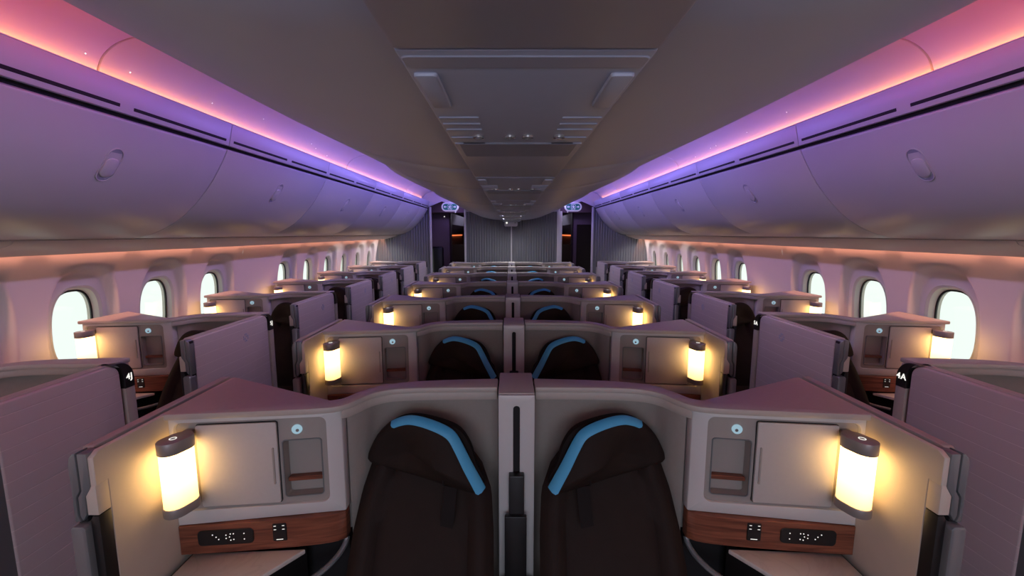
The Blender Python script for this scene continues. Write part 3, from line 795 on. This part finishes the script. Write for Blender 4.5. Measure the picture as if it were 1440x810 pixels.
struct(W, 'trim_11', bevel(box(B(), 0.925, 1.03, Y1 - 0.03, Y1 + 0.05, 0, 2.175), 0.006, 2), M['post'])
struct(W, 'trim_12', bevel(box(B(), 0.955, 0.985, Y1 - 0.02, Y1 + 0.05, 2.17, 2.36), 0.004, 2), M['post'])
struct(W, 'wall_back_header', box(B(), -0.93, 0.96, Y1 + 0.002, Y1 + 0.04, 2.165, 2.45), M['post'])
def back_side(side):
    cx = Ctx(side); nn = 13 if side > 0 else 14
    struct(cx, 'wall_back_left' if side > 0 else 'wall_back_right', ribs(-2.95, -1.668, 0, 2.24, Y1 + 0.012), M['rib'], smooth=False)
    struct(cx, f'trim_{nn}', bevel(box(B(), -1.672, -1.638, Y1 - 0.02, Y1 + 0.05, 0, 2.262), 0.006, 2), M['post'])
    # door surround beyond the aisle
    struct(cx, f'wall_back_lintel_{"left" if side > 0 else "right"}', box(B(), -3.0, -0.9, 9.6, 9.7, 2.19, 2.75), M['plum'])
    # white end of the cove
    pts = [(-1.69, 2.26), (-1.42, 2.375), (-1.14, 2.30), (-1.02, 2.30), (-1.0, 2.75), (-2.95, 2.75), (-2.95, 2.26)]
    struct(cx, f'ceiling_end_{"left" if side > 0 else "right"}', prism_y(B(), pts, Y1 + 0.003, Y1 + 0.03), M['cove'])
    m = Ctx(side, (-2.0, 10.6, 0)); r = m.root('galley_monument')
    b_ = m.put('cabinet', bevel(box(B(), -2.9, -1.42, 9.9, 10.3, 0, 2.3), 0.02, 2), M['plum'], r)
    if side > 0:
        m.put('jump_seat_back', bevel(box(B(), -1.83, -1.56, 9.80, 9.9, 0.0, 1.43), 0.05, 3), M['black'], r)
        m.put('call_light', box(B(), -1.545, -1.525, 9.885, 9.9, 2.10, 2.12), M['icon'], r)
    else:
        m.put('lavatory_door', bevel(box(B(), -1.92, -1.50, 9.885, 9.9, 0.0, 1.93), 0.004, 1), M['leather'], r)
    tag(r, 'plum galley cabinet with dark jump seat seen through the 4J side doorway' if side > 0 else 'plum lavatory cabinet seen through the 4A side doorway', 'cabinet')
    # next cabin seen through the doorway
    struct(cx, f'wall_far_{"left" if side > 0 else "right"}', box(B(), -2.75, -2.70, 10.32, 24.0, 0, 1.66), M['wall'])
    bm = B(); prism_y(bm, [(-2.7, 1.70), (-2.2, 1.72), (-1.8, 2.0), (-1.7, 2.3), (-2.7, 2.4)], 11.45, 23.5)
    tag(struct_thing(cx, 'far_overhead_bin', bm, M['navy']), f'dark bins of the next cabin beyond the {sides[side]} side doorway', 'overhead bin')
    bm = B(); box(bm, -2.69, -2.66, 11.5, 23.5, 1.615, 1.66)
    tag(cx.put('wall_light_strip', bm, M['orange']), f'orange light strip in the next cabin beyond the {sides[side]} side doorway', 'light')
    bm = B(); box(bm, -2.6, -1.05, 17.0, 17.2, 0.0, 1.30); bevel(bm, 0.05, 3)
    tag(cx.put('far_seat_row', bm, M['leather']), f'dark seat row in the next cabin beyond the {sides[side]} side doorway', 'seat')
def struct_thing(cx, name, bm, m): return cx.put(name, bm, m)
both(back_side)
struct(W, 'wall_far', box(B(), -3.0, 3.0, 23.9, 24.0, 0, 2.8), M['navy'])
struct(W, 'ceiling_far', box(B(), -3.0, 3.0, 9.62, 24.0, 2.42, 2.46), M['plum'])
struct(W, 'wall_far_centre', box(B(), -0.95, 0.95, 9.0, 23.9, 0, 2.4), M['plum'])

# exit signs
def exit_sign(side):
    cx = Ctx(side, (-1.205, 8.52, 2.243)); r = cx.root('exit_sign')
    fm = lambda x, z, n: (x, 8.52 - n, z)
    w, h = 0.168, 0.088
    cx.put('housing', bevel(plate(B(), rrect(-1.205 - w, -1.205 + w, 2.243 - h, 2.243 + h, h * 0.98, 8), 0.0, 0.045, fm), 0.008, 2), M['signw'], r)
    cx.put('green_face', plate(B(), rrect(-1.205 - 0.138, -1.205 + 0.138, 2.243 - 0.060, 2.243 + 0.060, 0.058, 8), 0.045, 0.050, fm), M['teal'], r)
    bm = B()
    for d in (-1, 1):
        c = -1.205 + d * 0.092
        plate(bm, [(c + d * 0.030, 2.243), (c + d * 0.004, 2.243 + 0.024), (c + d * 0.004, 2.243 + 0.008), (c - d * 0.026, 2.243 + 0.008), (c - d * 0.026, 2.243 - 0.008), (c + d * 0.004, 2.243 - 0.008), (c + d * 0.004, 2.243 - 0.024)], 0.050, 0.052, fm)
    cx.put('arrows', bm, M['signw'], r)
    bm = B(); c = -1.205
    ring(bm, rrect(c - 0.040, c + 0.040, 2.243 - 0.050, 2.243 + 0.050, 0.004, 2), rrect(c - 0.034, c + 0.034, 2.243 - 0.046, 2.243 + 0.045, 0.003, 2), 0.050, 0.052, fm)
    plate(bm, circ(c + 0.004, 2.243 + 0.028, 0.010, 10), 0.050, 0.052, fm)
    plate(bm, [(c - 0.012, 2.259), (c + 0.012, 2.259), (c + 0.024, 2.243), (c + 0.018, 2.238), (c + 0.009, 2.248), (c + 0.008, 2.232), (c + 0.020, 2.205), (c + 0.011, 2.202), (c - 0.002, 2.226), (c - 0.020, 2.204), (c - 0.028, 2.210), (c - 0.010, 2.235), (c - 0.011, 2.246), (c - 0.022, 2.238), (c - 0.026, 2.245)], 0.050, 0.052, fm)
    cx.put('running_figure', bm, M['signw'], r)
    bm = B(); box(bm, -1.225, -1.185, 8.485, 8.515, 2.33, 2.60)
    cx.put('hanger', bm, M['signw'], r)
    bm = B(); prism_y(bm, [(-1.12, 2.165), (-1.085, 2.165), (-1.09, 2.135), (-1.105, 2.13)], 8.485, 8.515)
    cx.put('sign_tab', bm, M['signw'], r)
    tag(r, f'green exit sign with arrows and running figure over the {sides[side]} side aisle', 'exit sign', 'exit signs')
both(exit_sign)
cx = Ctx(1, (-0.015, 8.5, 1.93)); r = cx.root('ceiling_sensor_box')
fm = lambda x, z, n: (x, 8.55 - n, z)
cx.put('case', bevel(plate(B(), rrect(-0.145, 0.115, 1.864, 1.960, 0.03), 0.0, 0.09, fm), 0.008, 2), M['post'], r)
cx.put('lamp_lens', plate(B(), circ(-0.095, 1.935, 0.018, 14), 0.09, 0.094, fm), M['icon'], r)
cx.put('slot', plate(B(), rrect(0.055, 0.09, 1.93, 1.94, 0.004, 2), 0.09, 0.093, fm), M['gap'], r)
tag(r, 'small pale sensor box on the ceiling in front of the ribbed bulkhead', 'sensor')

# ------------------------------------------------------------------ light
def area(name, loc, size, power, col, direction, spread=180):
    l = bpy.data.lights.new(name, 'AREA'); l.shape = 'RECTANGLE'; l.size, l.size_y = size; l.energy = power; l.color = col; l.spread = math.radians(spread)
    o = bpy.data.objects.new(name, l); COL.objects.link(o); o.location = loc
    o.rotation_euler = Vector(direction).to_track_quat('-Z', 'Y').to_euler()
    return o
def strip_light(name, side, x, z, ya, yb, w, pw_per_m, col, d, spread=180):
    # long lamp lying along the cabin
    l = bpy.data.lights.new(name, 'AREA'); l.shape = 'RECTANGLE'; l.size, l.size_y = w, yb - ya; l.energy = pw_per_m * (yb - ya); l.color = col; l.spread = math.radians(spread)
    o = bpy.data.objects.new(name, l); COL.objects.link(o); o.location = (-x * side, (ya + yb) / 2, z)
    dx, dz = -d[0] * side, d[1]
    # local -Z along (dx,0,dz), local Y along the cabin
    zax = Vector((-dx, 0, -dz)).normalized(); yax = Vector((0, 1, 0)); xax = yax.cross(zax)
    from mathutils import Matrix
    o.rotation_euler = Matrix((xax, yax, zax)).transposed().to_euler()
    return o
ORANGE = (1.0, 0.32, 0.05)
def lights(side):
    # orange cove strip on the ledge, coloured strips above the belly edge
    strip_light('cove_led', side, 1.776, 2.408, Y0, 8.65, 0.012, 0.62, ORANGE, (1.0, 0.5))
    strip_light('cove_red_led', side, 0.97, 2.345, Y0, 1.94, 0.03, 2.4, (1.0, 0.05, 0.03), (1.0, 0.9), 95)
    strip_light('bin_violet_led', side, 0.97, 2.345, Y0, 2.1, 0.03, 0.85, (0.38, 0.20, 1.0), (1.0, -0.45), 100)
    for ya, yb, c, p in ((2.1, 3.4, (0.42, 0.17, 1.0), 2.7), (3.4, 8.75, (0.28, 0.21, 1.0), 4.6)):
        strip_light('cove_colour_led', side, 0.97, 2.345, ya, yb, 0.03, p, c, (1.0, 0.0))
    strip_light('aisle_fill', side, 0.99, 2.335, Y0, 8.75, 0.02, 1.05, (1.0, 0.86, 0.90), (1.0, -1.6), 110)  # added neutral fill strip, not a cabin fitting; lifts the aisle panels
    strip_light('wall_wash_led', side, 2.632, 1.668, Y0, Y1, 0.015, 4.2, (1.0, 0.40, 0.25), (0.12, -1.0))
    for y, p in ((6.6, 1.5), (7.7, 3.0), (8.4, 4.0)):
        area('far_side_fill', (-2.45 * side, y, 1.64), (0.12, 0.12), p, (1.0, 0.95, 0.95), (-0.15 * side, 0, -1), 150)  # added lamps standing in for daylight on the far side walls
both(lights)
for sx in (-1, 1):
    for y, p in ((5.9, 1.5), (6.9, 3.0), (7.95, 5.0)):
        area('far_centre_fill', (0.11 * sx, y, 1.960), (0.05, 0.05), p, (0.95, 0.93, 1.0), (0.35 * sx, 0.15, -1), 150)  # added lamps brighten the last rows and, by bounce, the ceiling
area('belly_fill', (0, -2.3, 1.45), (2.4, 0.4), 19, (0.68, 0.75, 1.0), (0, 1, 0.12))  # unseen lamp added behind the camera to cool and lift the hanging ceiling
area('front_fill', (0, -1.9, 1.97), (1.6, 0.5), 26, (0.95, 0.96, 1.0), (0, 0.6, -1))  # unseen fill lamp added behind the camera for faces turned towards it
for sx in (-1, 1):
    area('doorway_fill', (1.3 * sx, 9.2, 2.38), (0.3, 0.2), 2.5, (0.5, 0.35, 1.0), (0, 0.2, -1))  # lamp added only to tint the doorway purple
    area('next_cabin_fill', (1.3 * sx, 15.0, 2.38), (0.6, 3.0), 25, (0.8, 0.75, 1.0), (0, 0, -1))  # unseen lamp added so the next cabin is not left dark

nt = M['shade'].node_tree; b_ = nt.nodes['Principled BSDF']
tc = nt.nodes.new('ShaderNodeTexCoord'); sp = nt.nodes.new('ShaderNodeSeparateXYZ'); mr = nt.nodes.new('ShaderNodeMapRange')
mr.inputs['From Min'].default_value = 0.03; mr.inputs['From Max'].default_value = 0.15; mr.inputs['To Min'].default_value = 1.7; mr.inputs['To Max'].default_value = 6.5
nt.links.new(tc.outputs['Object'], sp.inputs[0]); nt.links.new(sp.outputs['Z'], mr.inputs['Value']); nt.links.new(mr.outputs[0], b_.inputs['Emission Strength'])
w = bpy.data.worlds.new('daylight'); scene.world = w; w.use_nodes = True
w.node_tree.nodes['Background'].inputs['Color'].default_value = (0.84, 0.87, 0.84, 1)
w.node_tree.nodes['Background'].inputs['Strength'].default_value = 1.4

# ------------------------------------------------------------------ camera
cam = bpy.data.cameras.new('camera'); co = bpy.data.objects.new('camera', cam); COL.objects.link(co); scene.camera = co
cam.sensor_width = 36; cam.lens = 600 / 1440 * 36; cam.shift_x = 2 / 1440
cam.clip_start = 0.02
co.location = (-0.02, 0, EYE); co.rotation_euler = (math.radians(90) - math.atan(77 / 600), 0, 0)

scene.view_settings.view_transform = 'Standard'; scene.view_settings.look = 'None'
scene.view_settings.gamma = 1; scene.view_settings.exposure = 0; scene.view_settings.use_curve_mapping = False
scene.cycles.max_bounces = 8; scene.cycles.diffuse_bounces = 5; scene.cycles.glossy_bounces = 3; scene.cycles.transparent_max_bounces = 8
scene.cycles.sample_clamp_indirect = 3.0; scene.cycles.caustics_reflective = False; scene.cycles.caustics_refractive = False
